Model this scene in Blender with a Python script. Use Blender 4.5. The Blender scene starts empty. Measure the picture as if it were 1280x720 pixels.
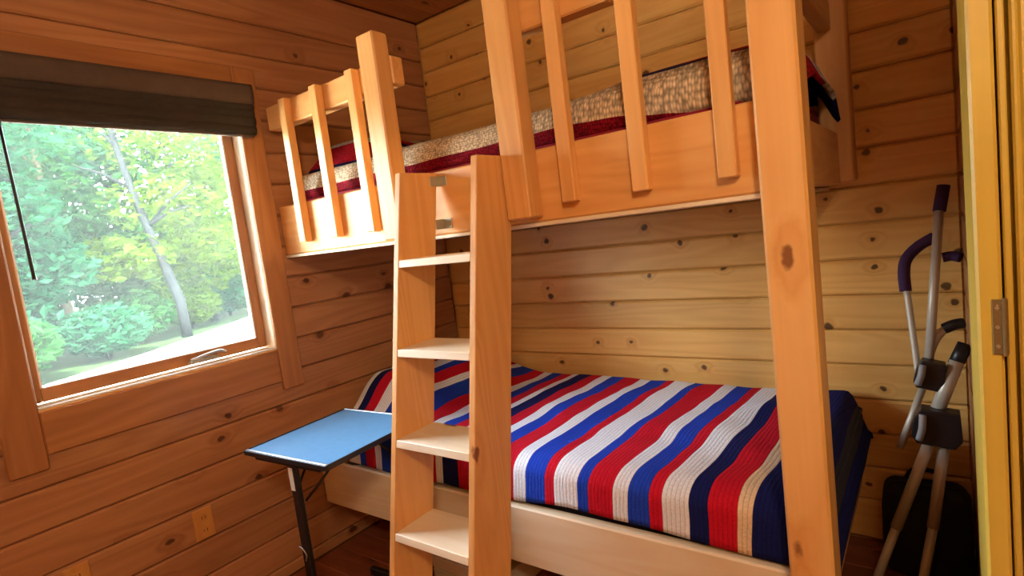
import bpy, bmesh, math, random
from mathutils import Vector, Matrix, noise

# ------------------------------------------------------------------ camera, world, light, exposure
scene = bpy.context.scene
C = scene.collection
CZ = 1.347
RC = [[0.7979790864485118, 0.589963774129506, -0.12317517122240089],
      [-0.038551947984536226, -0.15399187636411732, -0.9873197300370615],
      [-0.6014508499431986, 0.792609139001518, -0.10013804408852911]]   # right, down, forward
FPX = 705.5
right, down, fwd = (Vector(r) for r in RC)
cam_d = bpy.data.cameras.new('camera')
cam_d.sensor_width = 36.0
cam_d.lens = 36.0 * FPX / 1280.0
cam_d.clip_start = 0.02
cam = bpy.data.objects.new('camera', cam_d)
C.objects.link(cam)
M3 = Matrix((right, -down, -fwd)).transposed()
cam.matrix_world = Matrix.Translation((0, 0, CZ)) @ M3.to_4x4()
scene.camera = cam

scene.view_settings.view_transform = 'Standard'
scene.view_settings.look = 'None'
scene.view_settings.exposure = 0.45
scene.view_settings.gamma = 1.0
scene.view_settings.use_curve_mapping = False

world = bpy.data.worlds.new('world')
scene.world = world
world.use_nodes = True
wn = world.node_tree
bg = wn.nodes['Background']
sky = wn.nodes.new('ShaderNodeTexSky')
sky.sky_type = 'NISHITA'
sky.sun_disc = False
sky.sun_elevation = math.radians(52)
sky.sun_rotation = math.radians(120)
sky.air_density = 1.0
sky.dust_density = 3.0
hsv = wn.nodes.new('ShaderNodeHueSaturation')
hsv.inputs['Saturation'].default_value = 0.4
wn.links.new(sky.outputs[0], hsv.inputs['Color'])
wn.links.new(hsv.outputs[0], bg.inputs['Color'])
bg.inputs['Strength'].default_value = 7.5

sun_d = bpy.data.lights.new('sun', 'SUN')
sun_d.energy = 95.0
sun_d.color = (1.0, 0.93, 0.8)
sun_d.angle = math.radians(0.6)
sun = bpy.data.objects.new('sun', sun_d)
C.objects.link(sun)
sun.rotation_euler = Vector((-0.55, 0.35, -0.95)).to_track_quat('-Z', 'Y').to_euler()

por_d = bpy.data.lights.new('window_portal', 'AREA')     # Cycles portal: guides sampling of the sky, emits nothing itself
por_d.shape = 'RECTANGLE'
por_d.size = 1.1
por_d.size_y = 0.82
por_d.cycles.is_portal = True
por = bpy.data.objects.new('window_portal', por_d)
C.objects.link(por)
por.location = (-2.45, 0.868, 1.5)
por.rotation_euler = Vector((1, 0, 0)).to_track_quat('-Z', 'Y').to_euler()

LAMP_W = 58.0


def pix(x, y, Y):
    """world point where the ray of photo pixel x, y meets the upright plane at depth Y"""
    d = right * ((x - 640) / FPX) + down * ((y - 360) / FPX) + fwd
    return Vector((0, 0, CZ)) + d * (Y / d.y)


# ------------------------------------------------------------------ materials
def srgb(r, g, b):
    f = lambda c: (c / 255 / 12.92) if c / 255 <= 0.04045 else ((c / 255 + 0.055) / 1.055) ** 2.4
    return (f(r), f(g), f(b), 1)


def new_mat(name):
    m = bpy.data.materials.new(name)
    m.use_nodes = True
    nt = m.node_tree
    b = nt.nodes['Principled BSDF']
    return m, nt, b


def plain(name, col, rough=0.5, metal=0.0, bump=0.0, bscale=200, emit=None, var=0.0, spec=0.5):
    m, nt, b = new_mat(name)
    b.inputs['Specular IOR Level'].default_value = spec
    b.inputs['Base Color'].default_value = col
    b.inputs['Roughness'].default_value = rough
    b.inputs['Metallic'].default_value = metal
    tc = nt.nodes.new('ShaderNodeTexCoord')
    n = nt.nodes.new('ShaderNodeTexNoise')
    n.inputs['Scale'].default_value = bscale
    nt.links.new(tc.outputs['Object'], n.inputs['Vector'])
    if bump:
        bp = nt.nodes.new('ShaderNodeBump')
        bp.inputs['Strength'].default_value = bump
        bp.inputs['Distance'].default_value = 0.002
        nt.links.new(n.outputs['Fac'], bp.inputs['Height'])
        nt.links.new(bp.outputs[0], b.inputs['Normal'])
    if var:
        n2 = nt.nodes.new('ShaderNodeTexNoise')
        n2.inputs['Scale'].default_value = bscale * 0.08
        nt.links.new(tc.outputs['Object'], n2.inputs['Vector'])
        mp = nt.nodes.new('ShaderNodeMapRange')
        mp.inputs['To Min'].default_value = 1 - var
        mp.inputs['To Max'].default_value = 1 + var
        nt.links.new(n2.outputs['Fac'], mp.inputs['Value'])
        mx = nt.nodes.new('ShaderNodeMix')
        mx.data_type = 'RGBA'
        mx.blend_type = 'MULTIPLY'
        mx.inputs[0].default_value = 1
        mx.inputs[6].default_value = col
        nt.links.new(mp.outputs[0], mx.inputs[7])
        nt.links.new(mx.outputs[2], b.inputs['Base Color'])
    if emit:
        b.inputs['Emission Color'].default_value = col
        b.inputs['Emission Strength'].default_value = emit
    return m


def wood(name, c1, c2, axis, flat=None, knots=0.5, kscale=(2.6, 7.0), rough=0.42, tint=0.16, kcol=(70, 32, 14), seed=0.0):
    """varnished pine: grain runs along axis, knots are sparse dark eyes with a halo; flat = axis along which nothing changes"""
    m, nt, b = new_mat(name)
    N, Lk = nt.nodes, nt.links

    def math_(op, a=None, bb=None, v1=None, v2=None, clamp=False):
        n = N.new('ShaderNodeMath')
        n.operation = op
        n.use_clamp = clamp
        if a is not None: Lk.new(a, n.inputs[0])
        elif v1 is not None: n.inputs[0].default_value = v1
        if bb is not None: Lk.new(bb, n.inputs[1])
        elif v2 is not None: n.inputs[1].default_value = v2
        return n.outputs[0]
    tc = N.new('ShaderNodeTexCoord')
    oi = N.new('ShaderNodeObjectInfo')
    off = N.new('ShaderNodeVectorMath')
    off.operation = 'MULTIPLY_ADD'
    comb = N.new('ShaderNodeCombineXYZ')
    for i in range(3):
        Lk.new(oi.outputs['Random'], comb.inputs[i])
    Lk.new(comb.outputs[0], off.inputs[0])
    off.inputs[1].default_value = (37.1 + seed, 19.7, 53.3)
    Lk.new(tc.outputs['Object'], off.inputs[2])

    def mapped(g, c):
        mp = N.new('ShaderNodeMapping')
        s = [c, c, c]
        s[axis] = g
        if flat is not None: s[flat] = 0.0
        mp.inputs['Scale'].default_value = s
        Lk.new(off.outputs[0], mp.inputs['Vector'])
        return mp.outputs[0]

    def noise_(vec, scale, detail=3.0, dist=0.0):
        n = N.new('ShaderNodeTexNoise')
        n.inputs['Scale'].default_value = scale
        n.inputs['Detail'].default_value = detail
        n.inputs['Distortion'].default_value = dist
        Lk.new(vec, n.inputs['Vector'])
        return n.outputs['Fac']
    # knots
    vo = N.new('ShaderNodeTexVoronoi')
    vo.inputs['Scale'].default_value = 1.0
    vo.inputs['Randomness'].default_value = 0.9
    wob = N.new('ShaderNodeTexNoise')
    wob.inputs['Scale'].default_value = 34.0
    Lk.new(off.outputs[0], wob.inputs['Vector'])

    def wobbled(vec):
        n = N.new('ShaderNodeVectorMath')
        n.operation = 'MULTIPLY_ADD'
        Lk.new(wob.outputs['Color'], n.inputs[0])
        n.inputs[1].default_value = (0.11, 0.11, 0.11)
        Lk.new(vec, n.inputs[2])
        return n.outputs[0]
    if flat is None:
        Lk.new(wobbled(mapped(*kscale)), vo.inputs['Vector'])
    else:                                   # knots lie in the plane of the boards
        vo.voronoi_dimensions = '2D'
        sx = N.new('ShaderNodeSeparateXYZ')
        Lk.new(wobbled(mapped(*kscale)), sx.inputs[0])
        cx = N.new('ShaderNodeCombineXYZ')
        Lk.new(sx.outputs[axis], cx.inputs[0])
        Lk.new(sx.outputs[3 - axis - flat], cx.inputs[1])
        Lk.new(cx.outputs[0], vo.inputs['Vector'])
    sep = N.new('ShaderNodeSeparateColor')
    Lk.new(vo.outputs['Color'], sep.inputs[0])
    exists = math_('LESS_THAN', sep.outputs[0], None, None, knots)
    rad = N.new('ShaderNodeMapRange')
    rad.inputs['To Min'].default_value = 0.05
    rad.inputs['To Max'].default_value = 0.115
    Lk.new(sep.outputs[1], rad.inputs['Value'])
    core = N.new('ShaderNodeMapRange')
    core.interpolation_type = 'SMOOTHSTEP'
    Lk.new(vo.outputs['Distance'], core.inputs['Value'])
    Lk.new(math_('MULTIPLY', rad.outputs[0], None, None, 0.55), core.inputs['From Min'])
    Lk.new(rad.outputs[0], core.inputs['From Max'])
    core.inputs['To Min'].default_value = 1.0
    core.inputs['To Max'].default_value = 0.0
    corem = math_('MULTIPLY', core.outputs[0], exists)
    halo = N.new('ShaderNodeMapRange')
    halo.interpolation_type = 'SMOOTHSTEP'
    Lk.new(vo.outputs['Distance'], halo.inputs['Value'])
    halo.inputs['From Min'].default_value = 0.04
    halo.inputs['From Max'].default_value = 0.30
    halo.inputs['To Min'].default_value = 1.0
    halo.inputs['To Max'].default_value = 0.0
    halom = math_('MULTIPLY', halo.outputs[0], exists)
    # growth rings bent round the knots
    big = noise_(mapped(0.55, 7.0), 1.0, 2.0, 0.35)
    ringsrc = math_('ADD', math_('MULTIPLY', big, None, None, 9.0), math_('MULTIPLY', halom, None, None, 1.1))
    ring = math_('FRACT', ringsrc)
    ring = math_('ABSOLUTE', math_('SUBTRACT', ring, None, None, 0.5))
    ring = math_('MULTIPLY', ring, None, None, 2.0)
    fine = noise_(mapped(3.0, 110.0), 1.0, 2.0)
    cloud = noise_(mapped(1.1, 3.0), 1.0, 3.0)
    g = math_('ADD', math_('MULTIPLY', ring, None, None, 0.38), math_('MULTIPLY', fine, None, None, 0.30))
    g = math_('ADD', g, math_('MULTIPLY', cloud, None, None, 0.42))
    g = math_('SUBTRACT', g, math_('MULTIPLY', halom, None, None, -0.28), None, None, True)
    mix = N.new('ShaderNodeMix')
    mix.data_type = 'RGBA'
    Lk.new(g, mix.inputs[0])
    mix.inputs[6].default_value = c1
    mix.inputs[7].default_value = c2
    # piece to piece tint
    tv = N.new('ShaderNodeMapRange')
    tv.inputs['To Min'].default_value = 1 - tint
    tv.inputs['To Max'].default_value = 1 + tint
    Lk.new(math_('FRACT', math_('MULTIPLY', oi.outputs['Random'], None, None, 7.31)), tv.inputs['Value'])
    mul = N.new('ShaderNodeMix')
    mul.data_type = 'RGBA'
    mul.blend_type = 'MULTIPLY'
    mul.inputs[0].default_value = 1.0
    Lk.new(mix.outputs[2], mul.inputs[6])
    Lk.new(tv.outputs[0], mul.inputs[7])
    km = N.new('ShaderNodeMix')
    km.data_type = 'RGBA'
    Lk.new(math_('MULTIPLY', corem, None, None, 0.88), km.inputs[0])
    Lk.new(mul.outputs[2], km.inputs[6])
    km.inputs[7].default_value = srgb(*kcol)
    Lk.new(km.outputs[2], b.inputs['Base Color'])
    b.inputs['Roughness'].default_value = rough
    bp = N.new('ShaderNodeBump')
    bp.inputs['Strength'].default_value = 0.18
    bp.inputs['Distance'].default_value = 0.003
    Lk.new(g, bp.inputs['Height'])
    Lk.new(bp.outputs[0], b.inputs['Normal'])
    return m


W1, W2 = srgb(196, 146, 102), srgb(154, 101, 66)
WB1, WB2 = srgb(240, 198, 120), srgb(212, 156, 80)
F1, F2 = srgb(236, 188, 122), srgb(212, 150, 84)
MAT = {}
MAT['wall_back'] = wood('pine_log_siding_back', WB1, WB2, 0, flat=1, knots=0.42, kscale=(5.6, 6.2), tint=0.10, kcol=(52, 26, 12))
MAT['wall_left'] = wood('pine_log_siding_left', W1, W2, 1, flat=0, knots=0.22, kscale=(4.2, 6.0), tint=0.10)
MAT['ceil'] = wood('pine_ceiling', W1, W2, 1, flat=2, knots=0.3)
MAT['floor'] = wood('red_brown_floor', srgb(150, 84, 52), srgb(108, 54, 32), 0, flat=2, knots=0.15, rough=0.3)
for i, a in enumerate('xyz'):
    MAT['f' + a] = wood('pine_timber_' + a, F1, F2, i, knots=0.55, kscale=(2.4, 6.0), tint=0.07, kcol=(120, 62, 28))
    MAT['t' + a] = wood('pine_trim_' + a, srgb(190, 136, 86), srgb(150, 96, 56), i, knots=0.3, kscale=(2.4, 6.0), tint=0.06)
    MAT['d' + a] = wood('yellow_pine_' + a, srgb(208, 186, 84), srgb(184, 154, 56), i, knots=0.25, kscale=(2.0, 6.0), tint=0.06)
    MAT['p' + a] = wood('pale_plywood_' + a, srgb(242, 234, 212), srgb(228, 208, 174), i, knots=0.2, kscale=(2.0, 6.0), tint=0.05)  # pale plywood, whitened further with the skylight the steps reflect
MAT['black_metal'] = plain('black_metal', srgb(26, 22, 24), 0.45, 0.0, 0.1)
MAT['silver'] = plain('brushed_silver', srgb(190, 190, 188), 0.32, 0.85, 0.1, 300)
MAT['steel'] = plain('zinc_steel', srgb(170, 165, 150), 0.4, 0.8, 0.1, 300)
MAT['brass'] = plain('aged_brass', srgb(128, 108, 70), 0.5, 0.6, 0.2, 300)
MAT['tube'] = plain('satin_grey_tube', srgb(198, 192, 176), 0.38, 0.2, 0.1, 300)
MAT['purple'] = plain('purple_foam', srgb(58, 26, 74), 0.8, 0, 0.5, 400)
MAT['black_plastic'] = plain('black_plastic', srgb(24, 22, 26), 0.4, 0, 0.1)
MAT['grey_plastic'] = plain('grey_plastic', srgb(150, 150, 150), 0.5, 0, 0.1)
MAT['white'] = plain('white_vinyl', srgb(232, 230, 226), 0.4, 0, 0.05)
MAT['sky_tint_top'] = plain('sky_tinted_table_top', srgb(96, 152, 198), 0.25, 0, 0.15, 500, None, 0.08)  # blue of the reflected sky is painted into the table top's colour
MAT['navy_cloth'] = plain('navy_cloth', srgb(22, 24, 44), 0.9, 0, 0.6, 500)
MAT['crimson_cloth'] = plain('crimson_cloth', srgb(140, 14, 40), 0.9, 0, 0.6, 500)
MAT['blind'] = plain('dark_woven_shade', srgb(50, 44, 38), 0.85, 0, 0.8, 260, None, 0.25)
MAT['blind2'] = plain('taupe_woven_shade', srgb(84, 70, 60), 0.85, 0, 0.8, 260, None, 0.2)
MAT['black_cloth'] = plain('black_cloth', srgb(20, 20, 24), 0.9, 0, 0.6, 400)
MAT['rubber'] = plain('black_rubber', srgb(18, 18, 18), 0.8, 0, 0.2)
MAT['plate'] = wood('wooden_outlet_plate', srgb(214, 160, 92), srgb(190, 130, 66), 2, knots=0.0, tint=0.03)
MAT['dark_slot'] = plain('dark_slot', srgb(40, 26, 18), 0.7)


def glass_mat():
    m = bpy.data.materials.new('dusty_window_glass')
    m.use_nodes = True
    nt = m.node_tree
    for n in list(nt.nodes): nt.nodes.remove(n)
    out = nt.nodes.new('ShaderNodeOutputMaterial')
    tr = nt.nodes.new('ShaderNodeBsdfTransparent')
    tr.inputs[0].default_value = (0.95, 0.985, 0.965, 1)
    gl = nt.nodes.new('ShaderNodeBsdfGlossy')
    gl.inputs['Roughness'].default_value = 0.03
    du = nt.nodes.new('ShaderNodeBsdfTranslucent')
    du.inputs[0].default_value = (0.85, 0.97, 0.92, 1)
    fr = nt.nodes.new('ShaderNodeFresnel')
    fr.inputs[0].default_value = 1.2
    m1 = nt.nodes.new('ShaderNodeMixShader')
    m2 = nt.nodes.new('ShaderNodeMixShader')
    tc = nt.nodes.new('ShaderNodeTexCoord')
    nz = nt.nodes.new('ShaderNodeTexNoise')
    nz.inputs['Scale'].default_value = 6
    nt.links.new(tc.outputs['Object'], nz.inputs['Vector'])
    mr = nt.nodes.new('ShaderNodeMapRange')
    mr.inputs['To Min'].default_value = 0.008
    mr.inputs['To Max'].default_value = 0.018
    nt.links.new(nz.outputs['Fac'], mr.inputs['Value'])
    nt.links.new(fr.outputs[0], m1.inputs[0])
    nt.links.new(tr.outputs[0], m1.inputs[1])
    nt.links.new(gl.outputs[0], m1.inputs[2])
    nt.links.new(mr.outputs[0], m2.inputs[0])
    nt.links.new(m1.outputs[0], m2.inputs[1])
    nt.links.new(du.outputs[0], m2.inputs[2])
    nt.links.new(m2.outputs[0], out.inputs[0])
    return m


MAT['glass'] = glass_mat()


def afghan(name, stops, axis, wig, ridge, furrow=0.62, stitch=0.0):
    """knitted striped afghan; stripes are constant steps of the UV coordinate `axis` (metres), stops = [(pos, colour)]"""
    m, nt, b = new_mat(name)
    N, Lk = nt.nodes, nt.links
    uv = N.new('ShaderNodeUVMap')
    uv.uv_map = 'UVMap'
    sp = N.new('ShaderNodeSeparateXYZ')
    Lk.new(uv.outputs[0], sp.inputs[0])
    nz = N.new('ShaderNodeTexNoise')
    nz.inputs['Scale'].default_value = 3.2
    nz.inputs['Detail'].default_value = 1.5
    Lk.new(uv.outputs[0], nz.inputs['Vector'])
    w = N.new('ShaderNodeMath')
    w.operation = 'MULTIPLY_ADD'
    Lk.new(nz.outputs['Fac'], w.inputs[0])
    w.inputs[1].default_value = wig
    Lk.new(sp.outputs[axis], w.inputs[2])
    wq = N.new('ShaderNodeMath')          # rows of stitches: snap the stripe edge to a row
    wq.operation = 'SNAP'
    wq.inputs[1].default_value = ridge
    Lk.new(w.outputs[0], wq.inputs[0])
    lo, hi = stops[0][0], stops[-1][0] + 0.2
    mr = N.new('ShaderNodeMapRange')
    mr.inputs['From Min'].default_value = lo + wig * 0.5
    mr.inputs['From Max'].default_value = hi + wig * 0.5
    Lk.new(wq.outputs[0], mr.inputs['Value'])
    cr = N.new('ShaderNodeValToRGB')
    cr.color_ramp.interpolation = 'CONSTANT'
    el = cr.color_ramp.elements
    el[0].position = 0
    el[0].color = stops[0][1]
    el[1].position = (stops[1][0] - lo) / (hi - lo)
    el[1].color = stops[1][1]
    for p, c in stops[2:]:
        e = el.new((p - lo) / (hi - lo))
        e.color = c
    Lk.new(mr.outputs[0], cr.inputs[0])
    st = N.new('ShaderNodeTexNoise')
    st.inputs['Scale'].default_value = 160
    Lk.new(uv.outputs[0], st.inputs['Vector'])
    vr = N.new('ShaderNodeMapRange')
    vr.inputs['To Min'].default_value = 0.7
    vr.inputs['To Max'].default_value = 1.25
    Lk.new(st.outputs['Fac'], vr.inputs['Value'])
    # dark furrow between the rows
    fr = N.new('ShaderNodeMath')
    fr.operation = 'PINGPONG'
    fr.inputs[1].default_value = ridge * 0.5
    Lk.new(w.outputs[0], fr.inputs[0])
    fu = N.new('ShaderNodeMapRange')
    fu.inputs['From Max'].default_value = ridge * 0.16
    fu.inputs['To Min'].default_value = furrow
    Lk.new(fr.outputs[0], fu.inputs['Value'])
    mm = N.new('ShaderNodeMath')
    mm.operation = 'MULTIPLY'
    Lk.new(vr.outputs[0], mm.inputs[0])
    Lk.new(fu.outputs[0], mm.inputs[1])
    if stitch:                            # open crochet holes
        vn = N.new('ShaderNodeTexVoronoi')
        vn.inputs['Scale'].default_value = 125
        vn.inputs['Randomness'].default_value = 0.55
        Lk.new(uv.outputs[0], vn.inputs['Vector'])
        vm = N.new('ShaderNodeMapRange')
        vm.inputs['From Min'].default_value = 0.15
        vm.inputs['From Max'].default_value = 0.7
        vm.inputs['To Min'].default_value = 1.1
        vm.inputs['To Max'].default_value = 1.1 - stitch
        Lk.new(vn.outputs['Distance'], vm.inputs['Value'])
        m3 = N.new('ShaderNodeMath')
        m3.operation = 'MULTIPLY'
        Lk.new(mm.outputs[0], m3.inputs[0])
        Lk.new(vm.outputs[0], m3.inputs[1])
        mm = m3
    mx = N.new('ShaderNodeMix')
    mx.data_type = 'RGBA'
    mx.blend_type = 'MULTIPLY'
    mx.inputs[0].default_value = 1
    Lk.new(cr.outputs[0], mx.inputs[6])
    Lk.new(mm.outputs[0], mx.inputs[7])
    Lk.new(mx.outputs[2], b.inputs['Base Color'])
    b.inputs['Roughness'].default_value = 0.95
    b.inputs['Specular IOR Level'].default_value = 0.15
    ad = N.new('ShaderNodeMath')
    ad.operation = 'MULTIPLY_ADD'
    Lk.new(fr.outputs[0], ad.inputs[0])
    ad.inputs[1].default_value = 60
    Lk.new(st.outputs['Fac'], ad.inputs[2])
    bp = N.new('ShaderNodeBump')
    bp.inputs['Strength'].default_value = 0.6
    bp.inputs['Distance'].default_value = 0.004
    Lk.new(ad.outputs[0], bp.inputs['Height'])
    Lk.new(bp.outputs[0], b.inputs['Normal'])
    return m


# ------------------------------------------------------------------ builders
def obj(name, bm, mat, parent=None, smooth=False, loc=None):
    me = bpy.data.meshes.new(name)
    bmesh.ops.recalc_face_normals(bm, faces=bm.faces)
    bm.to_mesh(me)
    bm.free()
    me.materials.append(MAT[mat] if isinstance(mat, str) else mat)
    if smooth:
        for p in me.polygons: p.use_smooth = True
    o = bpy.data.objects.new(name, me)
    C.objects.link(o)
    if parent: o.parent = parent
    if loc is not None: o.location = loc
    return o


def tag(o, label=None, cat=None, group=None, kind=None):
    if label: o['label'] = label
    if cat: o['category'] = cat
    if group: o['group'] = group
    if kind: o['kind'] = kind
    return o


class Thing:
    """an Empty at the thing's base; parts are given in room coordinates"""
    def __init__(s, name, base, label=None, cat=None, group=None, kind=None):
        s.base = Vector(base)
        s.e = bpy.data.objects.new(name, None)
        s.e.empty_display_size = 0.05
        C.objects.link(s.e)
        s.e.location = s.base
        tag(s.e, label, cat, group, kind)

    def part(s, name, bm, mat, parent=None, smooth=False):
        bmesh.ops.translate(bm, verts=bm.verts, vec=-s.base)
        return obj(name, bm, mat, parent or s.e, smooth)

    def box(s, name, lo, hi, mat, bev=0.004, parent=None):
        return s.part(name, box(lo, hi, bev), mat, parent)


def box(lo, hi, bev=0.004, bm=None):
    out = bmesh.new()
    r = bmesh.ops.create_cube(out, size=1.0)
    lo, hi = Vector(lo), Vector(hi)
    c, s = (lo + hi) / 2, hi - lo
    for v in out.verts:
        v.co = Vector((v.co.x * s.x, v.co.y * s.y, v.co.z * s.z)) + c
    if bev:
        bmesh.ops.bevel(out, geom=list(out.edges), offset=min(bev, min(s) * 0.45), segments=1, affect='EDGES', profile=0.5)
    if bm is not None:
        me = bpy.data.meshes.new('tmp')
        out.to_mesh(me)
        out.free()
        bm.from_mesh(me)
        bpy.data.meshes.remove(me)
        return bm
    return out


def hexa(pts, bev=0.003):
    """box from 8 corners: 4 bottom (ccw), 4 top"""
    bm = bmesh.new()
    v = [bm.verts.new(p) for p in pts]
    for f in ((3, 2, 1, 0), (4, 5, 6, 7), (0, 1, 5, 4), (1, 2, 6, 5), (2, 3, 7, 6), (3, 0, 4, 7)):
        bm.faces.new([v[i] for i in f])
    if bev:
        bmesh.ops.bevel(bm, geom=list(bm.edges), offset=bev, segments=1, affect='EDGES', profile=0.5)
    return bm


def tube(pts, r, seg=12, cap=True, bm=None):
    """round tube along a poly-line; r a number or one per point"""
    bm = bm or bmesh.new()
    pts = [Vector(p) for p in pts]
    n = len(pts)
    rs = r if isinstance(r, (list, tuple)) else [r] * n
    rings = []
    ref = None
    for i, p in enumerate(pts):
        t = (pts[min(i + 1, n - 1)] - pts[max(i - 1, 0)]).normalized()
        if ref is None:
            ref = t.orthogonal().normalized()
        a = (ref - t * ref.dot(t)).normalized()
        ref = a
        bv = t.cross(a)
        rings.append([bm.verts.new(p + (a * math.cos(k * 2 * math.pi / seg) + bv * math.sin(k * 2 * math.pi / seg)) * rs[i]) for k in range(seg)])
    for A, B in zip(rings, rings[1:]):
        for k in range(seg):
            bm.faces.new((A[k], A[(k + 1) % seg], B[(k + 1) % seg], B[k]))
    if cap:
        bm.faces.new(list(reversed(rings[0])))
        bm.faces.new(rings[-1])
    return bm


def curve_pts(pts, n=8):
    """Catmull-Rom through the points"""
    P = [Vector(p) for p in pts]
    P = [P[0] * 2 - P[1]] + P + [P[-1] * 2 - P[-2]]
    out = []
    for i in range(1, len(P) - 2):
        for k in range(n):
            t = k / n
            a, b, c, d = P[i - 1:i + 3]
            out.append(0.5 * ((2 * b) + (c - a) * t + (2 * a - 5 * b + 4 * c - d) * t * t + (3 * b - a - 3 * c + d) * t ** 3))
    out.append(P[-2])
    return out


def struct(name, bm, mat):
    return tag(obj(name, bm, mat), kind='structure')


# ------------------------------------------------------------------ the room
XL, YB, ZC = -2.26, 2.40, 2.55            # left wall face, back wall face, ceiling
YN, XR = -1.70, 1.45                      # wall behind the camera, far right wall
WY0, WY1, WZ0, WZ1 = 0.463, 1.273, 0.977, 2.06   # window opening

# back wall
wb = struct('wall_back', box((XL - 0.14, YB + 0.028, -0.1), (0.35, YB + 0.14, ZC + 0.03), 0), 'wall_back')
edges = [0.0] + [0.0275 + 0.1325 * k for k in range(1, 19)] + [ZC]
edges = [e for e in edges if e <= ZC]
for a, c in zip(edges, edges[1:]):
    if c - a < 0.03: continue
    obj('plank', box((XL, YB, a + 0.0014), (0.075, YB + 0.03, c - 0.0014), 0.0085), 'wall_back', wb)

# left wall, planks cut round the window
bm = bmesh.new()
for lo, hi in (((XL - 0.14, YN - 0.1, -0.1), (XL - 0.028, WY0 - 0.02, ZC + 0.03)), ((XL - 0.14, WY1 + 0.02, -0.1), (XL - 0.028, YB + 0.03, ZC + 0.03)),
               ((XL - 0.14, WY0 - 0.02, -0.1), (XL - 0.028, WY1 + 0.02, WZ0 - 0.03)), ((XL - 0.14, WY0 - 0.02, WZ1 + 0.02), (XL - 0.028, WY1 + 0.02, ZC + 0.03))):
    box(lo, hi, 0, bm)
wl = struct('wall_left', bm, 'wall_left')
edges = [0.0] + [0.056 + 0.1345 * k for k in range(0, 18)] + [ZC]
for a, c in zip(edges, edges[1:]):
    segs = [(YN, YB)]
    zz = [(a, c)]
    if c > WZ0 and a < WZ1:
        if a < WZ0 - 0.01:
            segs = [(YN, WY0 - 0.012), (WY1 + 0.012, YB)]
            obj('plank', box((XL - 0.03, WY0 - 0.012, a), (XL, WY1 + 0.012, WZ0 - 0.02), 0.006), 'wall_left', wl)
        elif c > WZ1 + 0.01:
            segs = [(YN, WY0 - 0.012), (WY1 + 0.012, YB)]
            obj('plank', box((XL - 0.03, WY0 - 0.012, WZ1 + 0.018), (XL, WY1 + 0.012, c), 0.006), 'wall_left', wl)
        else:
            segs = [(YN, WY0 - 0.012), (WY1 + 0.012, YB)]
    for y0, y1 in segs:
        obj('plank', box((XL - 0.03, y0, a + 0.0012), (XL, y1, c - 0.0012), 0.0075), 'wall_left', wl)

# floor and ceiling boards
fl = struct('floor', box((XL - 0.1, YN - 0.1, -0.12), (XR + 0.1, YB + 0.1, -0.02), 0), 'floor')
y = YN
while y < YB - 0.01:
    obj('plank', box((XL, y, -0.022), (XR, min(y + 0.13, YB), 0), 0.003), 'floor', fl)
    y += 0.13
ce = struct('ceiling', box((XL - 0.6, YN - 0.6, ZC + 0.02), (XR + 0.6, YB + 0.6, ZC + 0.14), 0), 'ceil')
x = XL
while x < XR - 0.01:
    obj('plank', box((x, YN, ZC), (min(x + 0.14, XR), YB, ZC + 0.022), 0.006), 'ceil', ce)
    x += 0.14

# closet side wall by the corner, wall behind the camera, far right wall
wr = struct('wall_right', box((0.10, 1.10, -0.1), (0.16, YB + 0.1, ZC + 0.03), 0), 'wall_left')
edges = [0.0] + [0.0275 + 0.1325 * k for k in range(1, 19)] + [ZC]
for a, c in zip(edges, edges[1:]):
    if c - a > 0.03 and c <= ZC:
        obj('plank', box((0.072, 1.29, a + 0.0014), (0.101, YB, c - 0.0014), 0.0085), 'wall_left', wr)
struct('wall_front', box((XL - 0.1, YN - 0.12, -0.1), (XR + 0.1, YN, ZC + 0.03), 0), 'wall_back')
struct('wall_far_right', box((XR, YN - 0.1, -0.1), (XR + 0.12, 1.3, ZC + 0.03), 0), 'wall_left')
bm = box((0.90, 1.06, -0.1), (XR + 0.1, 1.16, ZC + 0.03), 0)
box((0.0445, 1.06, 2.16), (0.90, 1.29, ZC + 0.03), 0, bm)
struct('wall_closet', bm, 'wall_back')

# closet door post and door
j = Thing('trim_1', (0.06, 1.17, 0), kind='structure')
j.box('door_post', (0.0445, 1.045, 0), (0.0735, 1.288, 2.16), 'dz', 0.004)
j.box('head_trim', (0.0735, 1.045, 2.10), (0.90, 1.075, 2.16), 'dx', 0.004)
d1 = Thing('door_1', (0.4, 1.07, 0), kind='structure')
d1.box('stile', (0.0765, 1.047, 0.01), (0.0855, 1.085, 2.095), 'dz', 0.002)
d1.box('stile', (0.0905, 1.050, 0.01), (0.0995, 1.085, 2.095), 'dz', 0.003)
d1.box('stile', (0.80, 1.047, 0.01), (0.885, 1.085, 2.095), 'dz', 0.003)
for z0, z1 in ((0.01, 0.22), (0.98, 1.12), (1.98, 2.095)):
    d1.box('cross_rail', (0.0995, 1.049, z0), (0.80, 1.083, z1), 'dx', 0.003)
for z0, z1 in ((0.22, 0.98), (1.12, 1.98)):
    x = 0.0995
    while x < 0.79:
        d1.box('panel_board', (x, 1.058, z0), (min(x + 0.117, 0.80), 1.078, z1), 'dz', 0.004)
        x += 0.117
d1.box('backing', (0.088, 1.078, 0.012), (0.86, 1.09, 2.09), 'dz', 0)
hb = tube([(0.0748, 1.041, 1.083), (0.0748, 1.041, 1.167)], 0.0030, 10)
hg = d1.part('hinge', hb, 'brass')
d1.box('hinge_leaf', (0.0610, 1.0415, 1.085), (0.0725, 1.0455, 1.165), 'brass', 0.0006, hg)
d1.box('hinge_leaf', (0.0760, 1.0435, 1.085), (0.0790, 1.0475, 1.165), 'brass', 0.0006, hg)
for zz in (1.097, 1.125, 1.153):
    d1.part('screw', tube([(0.0665, 1.0418, zz), (0.0665, 1.0400, zz)], 0.0028, 8), 'steel', hg)

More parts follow.
